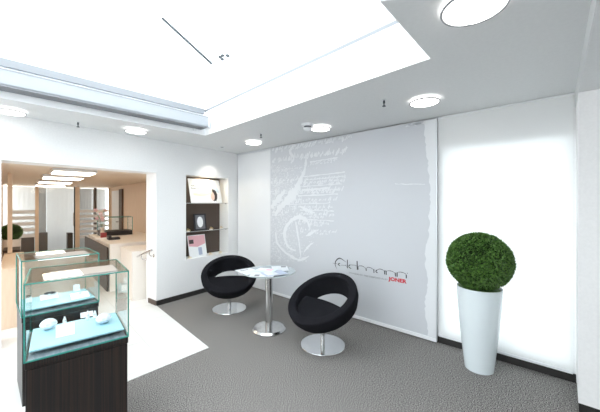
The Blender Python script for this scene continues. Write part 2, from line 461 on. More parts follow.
obj('rim', lathe(new(), [(.028, -.001), (.045, -.001), (.045, -.006), (.028, -.004), (.028, -.001)], 24, cap=False), M['alu'], t)
obj('reflector', lathe(new(), [(0, -.0015), (.028, -.0015), (.028, -.003), (0, -.003)], 24), M['rubber'], t)
def spot(loc, target, e, size, blend=.6, col=(1, .93, .82), rad=.02):
    l = bpy.data.lights.new('spot', 'SPOT'); l.energy = e; l.spot_size = R(size); l.spot_blend = blend; l.color = col; l.shadow_soft_size = rad
    o = bpy.data.objects.new('spot', l); C.objects.link(o); o.location = loc
    o.rotation_euler = (Vector(target) - Vector(loc)).to_track_quat('-Z', 'Y').to_euler(); return o
spot(sp + Vector((0, 0, -.01)), A.w((N0 + N1) / 2, 0, 1.4), 9, 75)
spot(A.w((N0 + N1) / 2, -.28, CEIL - .01), A.w((N0 + N1) / 2, 0.05, 1.3), 4, 80, 1.0)
# small warm area light inside the niche, no fitting modelled
ll = bpy.data.lights.new('niche_light', 'AREA'); ll.energy = 4; ll.size = .2; ll.color = (1, .86, .62)
lo_ = bpy.data.objects.new('niche_light', ll); C.objects.link(lo_); lo_.location = A.w((N0 + N1) / 2, .12, NZ1 - .01); 

# ---------------------------------------------------------------- wall panels
my = -.055
m0 = B.hy(270.4, 203, my).x; m1 = B.hy(436.3, 203, my).x
t = thing('fabric_wall_panel', 'narrow plain white fabric wall panel between room corner and mural', 'wall panel', B.w(0, 0), B.a)
obj('panel', box(.015, B.hy(270.4, 203, -.03).x + .02, -.03, -.018, .05, CEIL - .03, bev=.002), M['white'], t)
obj('top_rail', box(.01, m0, -.045, -.012, CEIL - .035, CEIL - .002), M['alu'], t)
obj('bottom_bar', box(.015, m0 - .005, -.034, -.014, .028, .05), M['white'], t)
t = thing('mural_panel', 'large grey wall panel printed with white handwriting, a clef and a shop logo', 'wall mural', B.w(0, 0), B.a)
PRB = []
obj('bottom_rail', box(m0, m1 + .004, my - .006, my + .02, .012, .055, bev=.003), M['white'], t)
obj('side_edge', box(m1, m1 + .006, my - .002, my + .03, .02, CEIL - .01), M['alu'], t)
def mp(px, py): v = B.hy(px, py, my); return (v.x, v.z)
rnd = random.Random(3)
# white handwriting rows
bm = new()
def scribble(x0, x1, z, h, w, dens=1.0, slant=.35):
    x = x0
    while x < x1:
        wl_ = rnd.uniform(.03, .10)
        pts = []; n_ = int(wl_ / .010)
        for k in range(n_):
            up = rnd.random() < .22
            a = (rnd.uniform(.5, 1.0) if up else rnd.uniform(.25, .5)) * h
            zz = z + (a if k % 2 else -rnd.uniform(0, .35) * h * (rnd.random() < .5))
            pts.append((x + k * .010 + slant * (zz - z) + rnd.uniform(-.003, .003), zz))
        if n_ > 1 and rnd.random() < dens: ribbon(bm, pts, [w * rnd.uniform(1.0, 2.3) for _ in pts], my)
        x += wl_ + rnd.uniform(.012, .035)
def row(xa, ya, xb, yb, h, w=.006, dens=1.0, reps=1):
    (x0, z0), (x1, z1) = mp(xa, ya), mp(xb, yb)
    for _ in range(reps): scribble(x0 + .01, x1, (z0 + z1) / 2, h, w, dens)
rows_px = [(272, 152, 352, 136, .09, .008), (272, 162, 347, 149, .10, .010), (272, 171, 300, 168, .05, .006), (310, 163, 338, 160, .05, .006),
           (271, 182, 300, 180, .08, .009), (300, 181, 342, 177, .06, .007), (300, 183, 345, 181, .06, .010), (270, 193, 340, 189, .06, .008), (300, 192, 338, 190, .06, .010),
           (272, 202, 338, 199, .06, .008), (292, 208, 334, 207, .06, .008), (296, 215, 335, 215, .07, .009), (298, 222, 328, 224, .06, .008), (300, 230, 332, 232, .06, .007), (272, 213, 290, 213, .06, .008)]
for r_ in rows_px: row(*r_)
for r_ in rows_px: row(r_[0], r_[1] + 2.2, r_[2] - 6, r_[3] + 2.2, r_[4] * .8, r_[5] * 1.1, .75)
PRB.append(bm)
# rules and washes
bm = new()
for xa, ya, xb, yb, w in ((300, 177, 345, 172, .012), (306, 180, 344, 176, .006), (296, 187, 342, 184, .010), (298, 196, 338, 194, .012), (300, 210, 334, 211, .010), (300, 219, 334, 221, .008), (310, 162, 338, 157.5, .012), (276, 205, 330, 203, .008), (395, 184, 425, 184.5, .006), (302, 190, 330, 188, .02)):
    a, b = mp(xa, ya), mp(xb, yb); n_ = 14
    ribbon(bm, [(a[0] + (b[0] - a[0]) * k / n_, a[1] + (b[1] - a[1]) * k / n_ + rnd.uniform(-.004, .004)) for k in range(n_ + 1)], [w * rnd.uniform(.6, 2.2) for _ in range(n_ + 1)], my)
PRB.append(bm)
# clef like figure
bm = new()
def stroke(px_pts, ws, sub=6, jit=.004):
    P = [mp(*p) for p in px_pts]; out = []; wo_ = []
    for i in range(len(P) - 1):
        p0, p1, p2, p3 = P[max(i - 1, 0)], P[i], P[i + 1], P[min(i + 2, len(P) - 1)]
        for k in range(sub):
            s = k / sub
            q = [.5 * ((2 * p1[c]) + (-p0[c] + p2[c]) * s + (2 * p0[c] - 5 * p1[c] + 4 * p2[c] - p3[c]) * s * s + (-p0[c] + 3 * p1[c] - 3 * p2[c] + p3[c]) * s ** 3) for c in (0, 1)]
            out.append((q[0] + rnd.uniform(-jit, jit), q[1] + rnd.uniform(-jit, jit))); wo_.append((ws[i] + (ws[i + 1] - ws[i]) * s) * rnd.uniform(.75, 1.25))
    out.append(P[-1]); wo_.append(ws[-1])
    ribbon(bm, out, [q * rnd.uniform(.45, 1.0) for q in wo_], my, .0016)
stroke([(306, 156), (306, 163), (304, 172), (300, 181), (296, 190), (291, 197), (285, 203), (279, 209), (275, 216)], [.01, .05, .08, .10, .17, .22, .16, .12, .05])
stroke([(293, 146), (290, 152), (294, 158), (291, 163)], [.03, .07, .05, .03])
stroke([(285, 190), (280, 197), (275, 203), (271.5, 208)], [.05, .13, .12, .08])
stroke([(310, 228), (307, 221), (300, 217), (292, 220), (286, 228), (285, 238), (289, 247), (296, 251)], [.04, .07, .09, .10, .09, .07, .05, .02])
stroke([(296, 222), (298, 235), (300, 248), (301, 258)], [.03, .05, .05, .03])
stroke([(276, 232), (277, 242), (283, 250), (291, 256), (300, 260), (309, 256)], [.03, .06, .06, .05, .06, .02])
stroke([(306, 236), (312, 233), (316, 230)], [.03, .06, .02])
stroke([(304, 252), (309, 246), (313, 243)], [.02, .05, .02])
stroke([(300, 206), (305, 209), (311, 212), (315, 213)], [.03, .07, .05, .02])
PRB.append(bm)
bm = new()
for _ in range(1800):
    px = 271 + abs(rnd.gauss(0, 17)); py = rnd.uniform(165, 262)
    if px > 330: continue
    x, z = mp(px, py); s = rnd.uniform(.003, .012)
    pts = [(x + s * rnd.uniform(.4, 1.2) * math.cos(a), z + s * rnd.uniform(.4, 1.2) * math.sin(a)) for a in [k * 1.05 for k in range(6)]]
    yy_ = my - rnd.uniform(.0003, .0011); f = [bm.verts.new((p[0], yy_, p[1])) for p in pts]; bm.faces.new(f)
PRB.append(bm)
# ragged white border on the right
bm = new(); xe = m1 - .004; xr = mp(427, 200)[0]
zs = [.06 + k * (CEIL - .08) / 90 for k in range(91)]; off_ = 0
fl_, fr_ = [], []
for z in zs:
    off_ = .8 * off_ + rnd.uniform(-.012, .012)
    x = xr + off_ - .035 * max(0, (z - 2.2) / .3) - .012 * math.sin(z * 3)
    fl_.append(bm.verts.new((x, my - .0012, z))); fr_.append(bm.verts.new((xe, my - .0012, z)))
for k in range(90): bm.faces.new((fl_[k], fr_[k], fr_[k + 1], fl_[k + 1]))
for k in range(26):
    x = mp(426 - rnd.uniform(0, 20), 130)[0]; z = CEIL - .02 - rnd.uniform(.0, .035); s = rnd.uniform(.006, .018)
    f = [bm.verts.new((x + s * math.cos(a) * rnd.uniform(.7, 1.8), my - .001, z + s * .6 * math.sin(a))) for a in (0, 1.3, 2.5, 3.8, 5.1)]; bm.faces.new(f)
PRB.append(bm)
pbm = box(m0, m1, my, my + .014, .055, CEIL - .012, bev=.001)
for b_ in PRB:
    for f in b_.faces:
        nf = pbm.faces.new([pbm.verts.new(v.co) for v in f.verts]); nf.material_index = 1
    b_.free()
obj('panel', pbm, [M['mural'], M['print']], t)
# logo
bm = new()
def ls(pts, w, smooth=True):
    P = [mp(*p) for p in pts]
    if smooth and len(P) > 2:
        out = []
        for i in range(len(P) - 1):
            p0, p1, p2, p3 = P[max(i - 1, 0)], P[i], P[i + 1], P[min(i + 2, len(P) - 1)]
            for k in range(6):
                s = k / 6
                out.append(tuple(.5 * ((2 * p1[c]) + (-p0[c] + p2[c]) * s + (2 * p0[c] - 5 * p1[c] + 4 * p2[c] - p3[c]) * s * s + (-p0[c] + 3 * p1[c] - 3 * p2[c] + p3[c]) * s ** 3) for c in (0, 1)))
        P = out + [P[-1]]
    n_ = len(P)
    W_ = [w[0] + (w[1] - w[0]) * math.sin(PI * k / (n_ - 1)) for k in range(n_)] if isinstance(w, tuple) else w
    W_ = [q * 1.35 for q in W_] if isinstance(W_, list) else W_ * 1.3
    ribbon(bm, P, W_, my, .002)
ls([(336.8, 268.8), (335.3, 264.2), (336.1, 260.8), (339.2, 258.2), (342.6, 259.4), (345.8, 262)], (.002, .011))
ls([(333, 263.1), (337, 263.7)], .003); ls([(341, 265.1), (346.3, 265.5)], .003)
ls([(338, 264.4), (339.2, 263.6), (340.2, 263.2)], (.004, .010)); ls([(338, 264.4), (339.2, 265.2), (340.4, 265.9)], (.003, .008))
ls([(347.5, 259.6), (347.5, 268.2)], .010); ls([(345.2, 264.8), (347.2, 266.6)], (.003, .006))
ls([(348.6, 266.2), (349.6, 265.2), (350.4, 264.6)], (.003, .009)); ls([(348.6, 266.4), (349.8, 267.6), (351.4, 268.6)], (.003, .009))
ls([(350.4, 264.8), (353, 265), (355.5, 265.4), (357.4, 266.4)], (.002, .004))
ls([(357.2, 261), (357.5, 269.8)], .012); ls([(358.3, 266.2), (358.4, 269.6)], .006)
ls([(357.9, 266.2), (360.3, 265.8), (363.2, 266.3), (366.2, 268.6)], (.002, .005)); ls([(366.2, 268.2), (366.3, 270.8)], .010)
ls([(366.6, 268), (368.5, 267.2), (371.4, 268), (373.8, 269.8)], (.002, .005)); ls([(374, 269.2), (374.1, 272.8)], .009)
ls([(375.6, 271.2), (376.7, 270.4), (377.4, 269.8)], (.003, .009)); ls([(375.6, 271.3), (376.8, 272.3), (377.9, 272.9)], (.003, .009))
ls([(377.4, 269.7), (379.5, 269), (382, 269.4), (384.7, 270.8)], (.002, .005))
ls([(384.7, 270.5), (384.8, 274.4)], .010); ls([(386.3, 270.8), (386.4, 274.8)], .009); ls([(384.4, 270.7), (386.6, 271)], .006)
ls([(386.8, 270.9), (389.2, 270.7), (392, 271.2), (395.2, 272.8)], (.002, .005))
ls([(395.3, 272.6), (395.6, 276.4)], .009); ls([(397.2, 272.5), (397.2, 276.7)], .010)
ls([(397.5, 272.6), (399.6, 272), (402.6, 272.4), (405.4, 273.6), (406.4, 275)], (.002, .005)); ls([(406.4, 274.6), (406.4, 278.3)], .010)
ls([(407.2, 273.2), (407.9, 273.2)], .006)
obj('logo_lettering', bm, M['ink'], t)
def put_text(s, x0, x1, zb, hgt, mt, name, parent, y, bold=0.0, zoff=.0015):
    b_, wdt = text_bm(s, 1.0, Matrix.Identity(4), bold)
    sx = (x1 - x0) / wdt; sz = hgt / .73
    bmesh.ops.transform(b_, matrix=Matrix.Translation((x0, y - zoff, zb)) @ UP @ Matrix.Diagonal((sx, sz, 1, 1)), verts=b_.verts)
    return obj(name, b_, mt, parent)
a, b = mp(349.5, 272.8), mp(387.6, 279.2)
put_text('POWERED BY AND DESIGNED IN BY', a[0], b[0], (a[1] + b[1]) / 2 - .012, .019, M['grey_ink'], 'small_lettering', t, my, .0)
a, b = mp(389, 280), mp(406.8, 283.8)
put_text('JONER', a[0], b[0], (a[1] + b[1]) / 2, .045, M['red'], 'red_lettering', t, my, .045)

# big roller blind over the window
t = thing('roller_blind', 'wide white roller blind glowing with daylight behind the potted plant', 'blind', B.w(0, 0), B.a)
bm = new()
for k in range(24):
    xa, xb = [bl0 + .012 + (bl1 - bl0 - .024) * (k + q) / 24 for q in (0, 1)]
    bm.faces.new([bm.verts.new((x_, -.018, z_)) for x_, z_ in ((xa, .09), (xb, .09), (xb, CEIL - .016), (xa, CEIL - .016))])
bmesh.ops.remove_doubles(bm, verts=bm.verts, dist=.0005)
obj('fabric', bm, M['blind'], t)
obj('top_rail', box(bl0 + .012, bl1, -.04, -.006, CEIL - .018, CEIL - .003, bev=.003), M['white'], t)
obj('bottom_bar', box(bl0 + .014, bl1 - .012, -.026, -.010, .072, .095, bev=.003), M['white'], t)

# ---------------------------------------------------------------- niche contents
t_shelf = None
for (pa, lb) in (((228, 203.2), 'upper glass shelf in the wall niche, under the big leaning poster'), ((228, 228.6), 'lower glass shelf in the wall niche, under the small black picture frame')):
    z = A.hy(*pa).z
    s_ = thing('glass_shelf', lb, 'shelf', A.w(N0, 0, z), A.a)
    obj('glass_plate', box(.002, N1 - N0 - .002, .0, ND - .005, -.004, .004), M['glass'], s_)
    obj('front_edge', box(.002, N1 - N0 - .002, -.002, .0, -.005, .005), M['steel'], s_)
    for q in (.02, N1 - N0 - .02): obj('clip', box(q - .012, q + .012, .03, .06, -.016, -.004), M['steel'], s_)
z1s = A.hy(228, 203.2).z + .004; z2s = A.hy(228, 228.6).z + .004
# leaning poster on the upper shelf
a0 = A.hy(191.8, 203, .04); a1 = A.hy(222.5, 203, .04)
pw = a1.x - a0.x; ph = .43
tilt = R(-16)
def leaning(name, label, cat, x, y, z, w, h, deg, thick=.006):
    t = thing(name, label, cat, A.w(x, y, z), A.a)
    return t, Matrix.Rotation(R(-deg), 4, 'X')
pt, PM = leaning('poster_board', 'large white poster board of a dark haired woman leaning in the wall niche', 'poster', a0.x - .015, .03, z1s, pw, ph, 14)
obj('board', box(0, pw, 0, .008, .002, NZ1 - z1s - .03, M=PM), M['paper'], pt)
H_ = NZ1 - z1s - .03
def pm_obj(name, bmx, mt, par=pt, Mx=PM):
    bmesh.ops.transform(bmx, matrix=Mx, verts=bmx.verts); return obj(name, bmx, mt, par)
bm = new(); ribbon(bm, [(pw * .1, H_ * .36), (pw * .3, H_ * .34), (pw * .5, H_ * .44), (pw * .62, H_ * .50), (pw * .7, H_ * .55)], [.03, .05, .10, .12, .05], 0, .001); pm_obj('yellow_wash', bm, M['yellow'])
def ell(cx_, cz_, rx, rz, y): return extr(new(), [(cx_ + rx * math.cos(k * PI / 14) * (1 + .06 * math.sin(k * 2.3)), cz_ + rz * math.sin(k * PI / 14) * (1 + .08 * math.sin(k * 1.7))) for k in range(28)], y, 0)
pm_obj('hair', ell(pw * .76, H_ * .34, pw * .105, H_ * .26, -.001), M['hair'])
pm_obj('face', ell(pw * .705, H_ * .29, pw * .065, H_ * .18, -.002), M['skin'])
bm = new(); ribbon(bm, [(pw * .7, H_ * .72), (pw * .85, H_ * .62), (pw * .93, H_ * .45)], [.03, .08, .03], 0, .0008); pm_obj('blue_wash', bm, M['sky'])
for s, zz, x_ in (('Verlieben Sie Ihre Trauringe', .68, .56), ('finden Sie bei uns', .58, .46)):
    b_, wdt = text_bm(s, 1.0, Matrix.Identity(4), .01)
    bmesh.ops.transform(b_, matrix=PM @ Matrix.Translation((pw * .06, -.001, H_ * zz)) @ UP @ Matrix.Diagonal((pw * x_ / wdt, .032, 1, 1)), verts=b_.verts); obj('headline', b_, M['ink'], pt)
# black frame on the lower shelf
a0 = A.hy(194.6, 228, .1); a1 = A.hy(206.5, 228, .1); fw = a1.x - a0.x; fh = A.hy(200, 213.8, .1).z - z2s
ft = thing('picture_frame', 'small black picture frame with white oval portrait on the lower niche shelf', 'picture frame', A.w(a0.x, .1, z2s), A.a)
FM = Matrix.Rotation(R(-8), 4, 'X'); bm = new(); e = .022
for q in ((0, e, 0, fh), (fw - e, fw, 0, fh), (e, fw - e, 0, e), (e, fw - e, fh - e, fh)): bx(bm, q[0], q[1], -.012, .01, q[2], q[3], M=FM)
obj('frame', bm, M['ink'], ft)
obj('backing', box(e, fw - e, -.002, .008, e, fh - e, M=FM), M['grey_ink'], ft)
bm = new(); extr(bm, [(fw / 2 + fw * .24 * math.cos(k * PI / 12), fh / 2 + fh * .33 * math.sin(k * PI / 12)) for k in range(24)], -.006, -.002); bmesh.ops.transform(bm, matrix=FM, verts=bm.verts); obj('oval_portrait', bm, M['paper'], ft)
# white display card at the bottom
a0 = A.hy(189.2, 257, .08); a1 = A.hy(206.5, 254, .08); cw = a1.x - a0.x; ch_ = A.hy(190, 235.5, .1).z - NZ0
ct = thing('display_card', 'white display card with pink blossom picture standing at the bottom of the niche', 'display card', A.w(a0.x, .06, NZ0 + .003), A.a)
CM = Matrix.Rotation(R(-12), 4, 'X')
obj('card', box(0, cw, 0, .008, 0, ch_, M=CM), M['paper'], ct)
bm = new(); extr(bm, [(.01, ch_ * .52), (cw * .5, ch_ * .45), (cw - .01, ch_ * .58), (cw - .01, ch_ - .01), (.01, ch_ - .01)], -.002, 0); bmesh.ops.transform(bm, matrix=CM, verts=bm.verts); obj('picture', bm, M['pink'], ct)
bm = new(); bx(bm, .02, cw * .3, -.004, -.002, ch_ * .62, ch_ * .8, M=CM); obj('dark_blossom', bm, M['hair'], ct)
bm = new(); bx(bm, cw * .52, cw * .72, -.012, 0, ch_ * .08, ch_ * .42, .004, M=CM); obj('phone_picture', bm, M['lilac'], ct)
jew = [((188, 229), .05, z2s, 'gold trinkets at the left end of the lower niche shelf'), ((211, 228), .06, z2s, 'gold trinkets on the lower niche shelf beside the picture frame'), ((221, 228), .06, z2s, 'gold trinkets at the right end of the lower niche shelf'),
       ((189, 258), .03, NZ0, 'gold trinkets left of the display card at the niche bottom'), ((210, 252), .06, NZ0, 'gold trinkets right of the display card at the niche bottom'), ((220, 252), .05, NZ0, 'gold trinkets in the right corner of the niche bottom')]
for (px, py), yy, z, lb in jew:
    x = A.hy(px, py, yy).x
    t = thing('trinket_stand', lb, 'jewellery', A.w(x, yy, z), A.a)
    obj('base', lathe(new(), [(0, 0), (.028, 0), (.03, .012), (0, .014)], 20), M['cream'], t)
    obj('ring', tube(new(), [(.016 * math.cos(k * PI / 8), 0, .028 + .016 * math.sin(k * PI / 8)) for k in range(16)], .004, 6, True), M['gold'], t)
    obj('ring', tube(new(), [(.03 + .012 * math.cos(k * PI / 8), .006 * math.sin(k * PI / 8), .006 + .012 + .012 * math.sin(k * PI / 8)) for k in range(16)], .003, 6, True), M['gold'], t)

# handrail on the jamb
hr = thing('handrail', 'short chrome handrail with two wall brackets on the jamb of the shop opening', 'handrail', A.w(OR, 0, 0), A.a)
def jl(px, py, off): v = A.hx(px, py, OR - off); return Vector((v.x - OR, v.y, v.z))
e0, e1 = jl(137.5, 256.5, .07), jl(151.5, 250.2, .07)
obj('rail', tube(new(), [e0, e0.lerp(e1, .5), e1], .016, 12), M['chrome'], hr, smooth=True)
for f_ in (.3, .85):
    p = e0.lerp(e1, f_)
    b_ = tube(new(), [p, p + Vector((0, 0, -.05)), p + Vector((.02, 0, -.075)), p + Vector((.07, 0, -.08))], .007, 8)
    br = obj('bracket', b_, M['chrome'], hr, smooth=True)
    obj('rosette', lathe(new(), [(0, 0), (.024, 0), (.024, .006), (0, .008)], 20, Matrix.Translation(p + Vector((.07, 0, -.08))) @ Matrix.Rotation(-PI / 2, 4, 'Y')), M['chrome'], br)

# ---------------------------------------------------------------- swivel chairs
def make_chair(label):
    t = thing('swivel_chair', label, 'chair', (0, 0, 0), 0, 'black ring chairs at the round table')
    Rr = .392; h = .175; tl_ = R(28); zc_ = .455
    T = Matrix.Translation((0, .02, zc_)) @ Matrix.Rotation(tl_, 4, 'X')
    bm = new(); n, m = 72, 32; rings = []
    for i in range(n):
        a = 2 * PI * i / n; back = .5 + .5 * math.sin(a)
        w = .082 + .02 * (1 - back); rc = Rr - w / 2
        ring = []
        for k in range(m):
            b = 2 * PI * k / m
            cx = math.copysign(abs(math.cos(b)) ** .3, math.cos(b)); sz = math.copysign(abs(math.sin(b)) ** .3, math.sin(b))
            s = sz * h / 2 + .018 * back - (.045 * back if sz < 0 else 0)
            rad = rc + cx * w / 2 - .035 * (s < 0) * (-s / (h / 2)) + .008 * sz
            ring.append(bm.verts.new((rad * math.cos(a), rad * math.sin(a), s)))
        rings.append(ring)
    for i in range(n):
        for k in range(m): bm.faces.new((rings[i][k], rings[(i + 1) % n][k], rings[(i + 1) % n][(k + 1) % m], rings[i][(k + 1) % m]))
    bmesh.ops.transform(bm, matrix=T, verts=bm.verts)
    obj('ring_backrest', bm, M['black'], t, smooth=True)
    # seat pad: disc clipped at the back
    bm = new(); ri = .305; yb = .0; cr = .03
    pts = []
    a0 = math.asin(yb / ri)
    for k in range(49):
        a = (PI - a0) + (2 * a0 + PI) * k / 48
        pts.append((ri * math.cos(a), ri * math.sin(a)))
    for k in range(1, 16):
        s = k / 16; pts.append((ri * math.cos(a0) * (1 - 2 * s), yb + .035 * math.sin(PI * s)))
    lv = [(-.075, .82), (-.065, .93), (-.02, 1.0), (.030, .99), (.045, .94), (.050, .8), (.044, .5)]
    rr = []
    for s, k_ in lv: rr.append([bm.verts.new((x * k_, (y + .05) * k_ - .05, s - .012 * (1 - abs(x) / ri) * (k_ < .9) * (s > 0) - .05 * max(0, (y + .22) / ri))) for x, y in pts])
    for p, q in zip(rr, rr[1:]):
        for k in range(len(pts)): bm.faces.new((p[k], p[(k + 1) % len(pts)], q[(k + 1) % len(pts)], q[k]))
    bm.faces.new(rr[0]); c_ = bm.verts.new((0, -.05, .012))
    for k in range(len(pts)): bm.faces.new((rr[-1][k], rr[-1][(k + 1) % len(pts)], c_))
    bmesh.ops.transform(bm, matrix=T, verts=bm.verts)
    obj('seat', bm, M['black'], t, smooth=True)
    obj('post', lathe(new(), [(0, .012), (.024, .012), (.024, .39), (0, .39)], 24), M['steel'], t, smooth=True)
    obj('mounting_plate', box(-.07, .07, -.13, .0, .33, .345, M=Matrix.Translation((0, 0, .07)) @ Matrix.Rotation(tl_ * .8, 4, 'X')), M['steel'], t)
    obj('foot_plate', lathe(new(), [(0, 0), (.241, 0), (.244, .004), (.241, .009), (.05, .013), (0, .014)], 64), M['mirror'], t, smooth=True)
    return t
ch1 = make_chair('black round ring chair on steel disc base standing by the niche wall')
p = at_z(229.5, 308.5)
ch1.location = p; dirv = Vector((p.x, p.y, 0)).normalized(); ch1.rotation_euler = (0, 0, math.atan2(dirv.y, dirv.x) - PI / 2 + R(-4))
p2 = at_z(322.8, 344.5)
bd = RT * .74 + FW * .67
dup(ch1, p2, math.atan2(bd.y, bd.x) - PI / 2, 'black round ring chair on steel disc base in front of the mural logo')

# ---------------------------------------------------------------- table
tp = at_z(269, 329.5)
t = thing('side_table', 'round glass side table on a brushed steel column between the two black chairs', 'table', tp)
obj('base', lathe(new(), [(0, 0), (.205, 0), (.205, .014), (.185, .034), (.06, .036), (0, .036)], 56), M['steel'], t, smooth=True)
obj('column', lathe(new(), [(0, .036), (.043, .036), (.043, .70), (0, .70)], 32), M['steel'], t, smooth=True)
obj('top_mount', lathe(new(), [(0, .70), (.10, .70), (.10, .708), (0, .708)], 32), M['steel'], t)
tt = obj('tabletop', lathe(new(), [(0, .708), (.318, .708), (.322, .713), (.318, .718), (0, .718)], 64), M['milky'], t, smooth=True)
obj('edge', lathe(new(), [(.318, .7085), (.323, .7085), (.323, .7175), (.318, .7175), (.318, .7085)], 64, cap=False), mat('pale_edge', (.55, .62, .64), .2), tt)
def magazine(px, py, w, h, rot, z, col, lab, art=None):
    p = at_z(px, py, z)
    m_ = thing('magazine', lab, 'magazine', p, R(rot), 'magazines on the glass table')
    obj('pages', box(-w / 2 + .002, w / 2 - .002, -h / 2 + .002, h / 2 - .002, .0005, .0045), M['paper'], m_)
    obj('cover', box(-w / 2, w / 2, -h / 2, h / 2, .0045, .0055), col, m_)
    if art:
        for k, (mt, q) in enumerate(art): obj('cover_picture', box(q[0] * w, q[1] * w, q[2] * h, q[3] * h, .0055, .0060 + .0002 * k), mt, m_)
M['whitegl'] = mat('glossy_white_paper', (.66, .69, .73), .3)
zt = .719
magazine(248, 271.5, .21, .29, -8, zt, M['whitegl'], 'plain white magazine at the left side of the table pile, hanging over the edge', [(M['grey_ink'], (-.3, .2, .2, .28)), (M['sky'], (-.4, .4, -.4, -.05))])
magazine(263, 274.8, .21, .28, 35, zt + .006, M['whitegl'], 'white magazine with dark picture at the front of the table', [(M['lilac'], (-.4, .4, -.4, -.2)), (M['grey_ink'], (-.4, -.1, .1, .3))])
magazine(274, 273.5, .20, .27, 70, zt + .012, M['lilac'], 'blue grey magazine in the middle of the table', [(M['whitegl'], (-.4, .4, -.1, .4))])
magazine(266, 270.5, .18, .25, 20, zt + .018, M['sky'], 'pale blue magazine with pink picture on top of the table pile', [(M['pink'], (-.1, .35, -.3, .05)), (M['whitegl'], (-.4, .4, .15, .42))])
magazine(280, 268.8, .20, .27, -40, zt + .006, M['whitegl'], 'white magazine with a grey corner at the rear of the table', [(M['grey_ink'], (.1, .42, .2, .42))])

# ---------------------------------------------------------------- planter with topiary ball
p = at_t(479, 203, 2.715); p.z = 0
t = thing('planter', 'tall tapered glossy white planter standing in front of the bright blind', 'planter', p)
prof = [(0, 0), (.108, 0), (.118, .006), (.140, .2), (.160, .4), (.176, .6), (.185, .755), (.187, .765), (.182, .768), (.172, .755), (.168, .72), (0, .72)]
obj('pot', lathe(new(), prof, 64), M['pot'], t, smooth=True)
obj('soil', lathe(new(), [(0, .72), (.167, .72), (.170, .752), (.12, .760), (0, .762)], 32), M['leaf'], t)
def ball(name, label, loc, r, nleaf, zscale=1.0, seed=1):
    rn = random.Random(seed)
    t = thing(name, label, 'plant', loc)
    bm = new(); bmesh.ops.create_icosphere(bm, subdivisions=3, radius=r * .93)
    for v in bm.verts: v.co.z *= zscale
    obj('twig_core', bm, M['leafcore'], t)
    bm = new(); ga = PI * (3 - 5 ** .5)
    for k in range(nleaf):
        z = 1 - 2 * (k + .5) / nleaf; q = math.sqrt(1 - z * z); a = ga * k
        nrm = Vector((q * math.cos(a), q * math.sin(a), z))
        bump = 1 + .02 * math.sin(nrm.x * 9) * math.sin(nrm.y * 8 + 1) * math.sin(nrm.z * 7)
        rad = r * bump * rn.uniform(.95, 1.02)
        c = nrm * rad; c.z *= zscale
        dr = (nrm + Vector((rn.uniform(-1, 1), rn.uniform(-1, 1), rn.uniform(-.6, 1))) * .75).normalized()
        sd = dr.cross(nrm + Vector((.1, .2, .3))).normalized()
        L_ = rn.uniform(.014, .022) * (r / .27) ** .3; w = L_ * .34
        f = [bm.verts.new(c - dr * L_ * .5), bm.verts.new(c + sd * w), bm.verts.new(c + dr * L_ * .5), bm.verts.new(c - sd * w)]
        bm.faces.new(f)
    obj('foliage', bm, M['leaf'], t)
    return t
tb = ball('topiary_ball', 'dense green box topiary ball sitting on top of the tall white planter', p + Vector((0, 0, 1.006)), .270, 13000, .97)

# ---------------------------------------------------------------- glass display cases
U = .44
def case_corners(fl, fr, br):
    z = EYE - U
    a, b, c = at_z(*fl, z), at_z(*fr, z), at_z(*br, z)
    return a, b, c
def make_case(a, b, wid, dep, label, panel_label=None):
    ang = math.atan2(b.y - a.y, b.x - a.x)
    t = thing('display_case', label, 'display case', (a.x, a.y, .004), ang)
    zt_, zb_ = EYE - U - .004, .676
    g = .007
    # plinth
    obj('plinth', box(.004, wid - .004, .004, dep - .004, 0, zb_ - .045, bev=.002), M['ebony'], t)
    obj('plinth_top', box(0, wid, 0, dep, zb_ - .04, zb_, bev=.002), M['ebony'], t)
    obj('reveal_strip', box(.012, wid - .012, .012, dep - .012, zb_ - .045, zb_ - .04), M['base'], t)
    obj('deck', box(.012, wid - .012, .012, dep - .012, zb_, zb_ + .004), M['grey_deck'], t)
    for nm, q in (('front_pane', (0, wid, 0, g)), ('rear_pane', (0, wid, dep - g, dep)), ('side_pane', (0, g, g, dep - g)), ('side_pane', (wid - g, wid, g, dep - g))):
        obj(nm, box(q[0], q[1], q[2], q[3], zb_, zt_ - g), M['glass'], t)
    obj('top_pane', box(0, wid, 0, dep, zt_ - g, zt_), M['smoke'], t)
    bm = new(); s = .0036
    for x, y in ((0, 0), (wid, 0), (0, dep), (wid, dep)): bx(bm, x - s, x + s, y - s, y + s, zb_, zt_)
    for z in (zt_ - .003, zb_ + .003):
        for y in (0, dep): bx(bm, 0, wid, y - s, y + s, z - s, z + s)
        for x in (0, wid): bx(bm, x - s, x + s, 0, dep, z - s, z + s)
    obj('glass_edge', bm, M['edge'], t)
    l0x, l1x, l0y, l1y = wid * .21, wid * .90, dep * .20, dep * .64
    hs = obj('light_housing', box(l0x - .008, l1x + .008, l0y - .008, l1y + .008, zt_ - g - .010, zt_ - g - .001, bev=.003), M['alu'], t)
    obj('light_panel', box(l0x, l1x, l0y, l1y, zt_ - g - .018, zt_ - g - .0105), M['caselamp'], hs)
    obj('top_light', box(l0x, l1x, l0y, l1y, zt_ - g - .0009, zt_ - g - .0002), M['casetop'], hs)
    return t, zb_ + .004
M['grey_deck'] = noise_mat('grey_brushed_deck', (.12, .15, .17), (.22, .26, .29), 4, .35, stretch=(10, 1, 1))
M['casetop'] = emit('case_light_top', (1, .97, .93), 1.3)
a1_, b1_, c1_ = case_corners((24.2, 284.2), (128.3, 270.6), (111.6, 259.6))
W1 = (b1_ - a1_).length; D1 = (c1_ - b1_).length
case1, dz = make_case(a1_, b1_, W1, D1, 'nearest glass display case on a dark wood plinth, two white dishes inside')
a2_, b2_, _ = case_corners((21.5, 261.3), (99, 253), (85.7, 246.3))
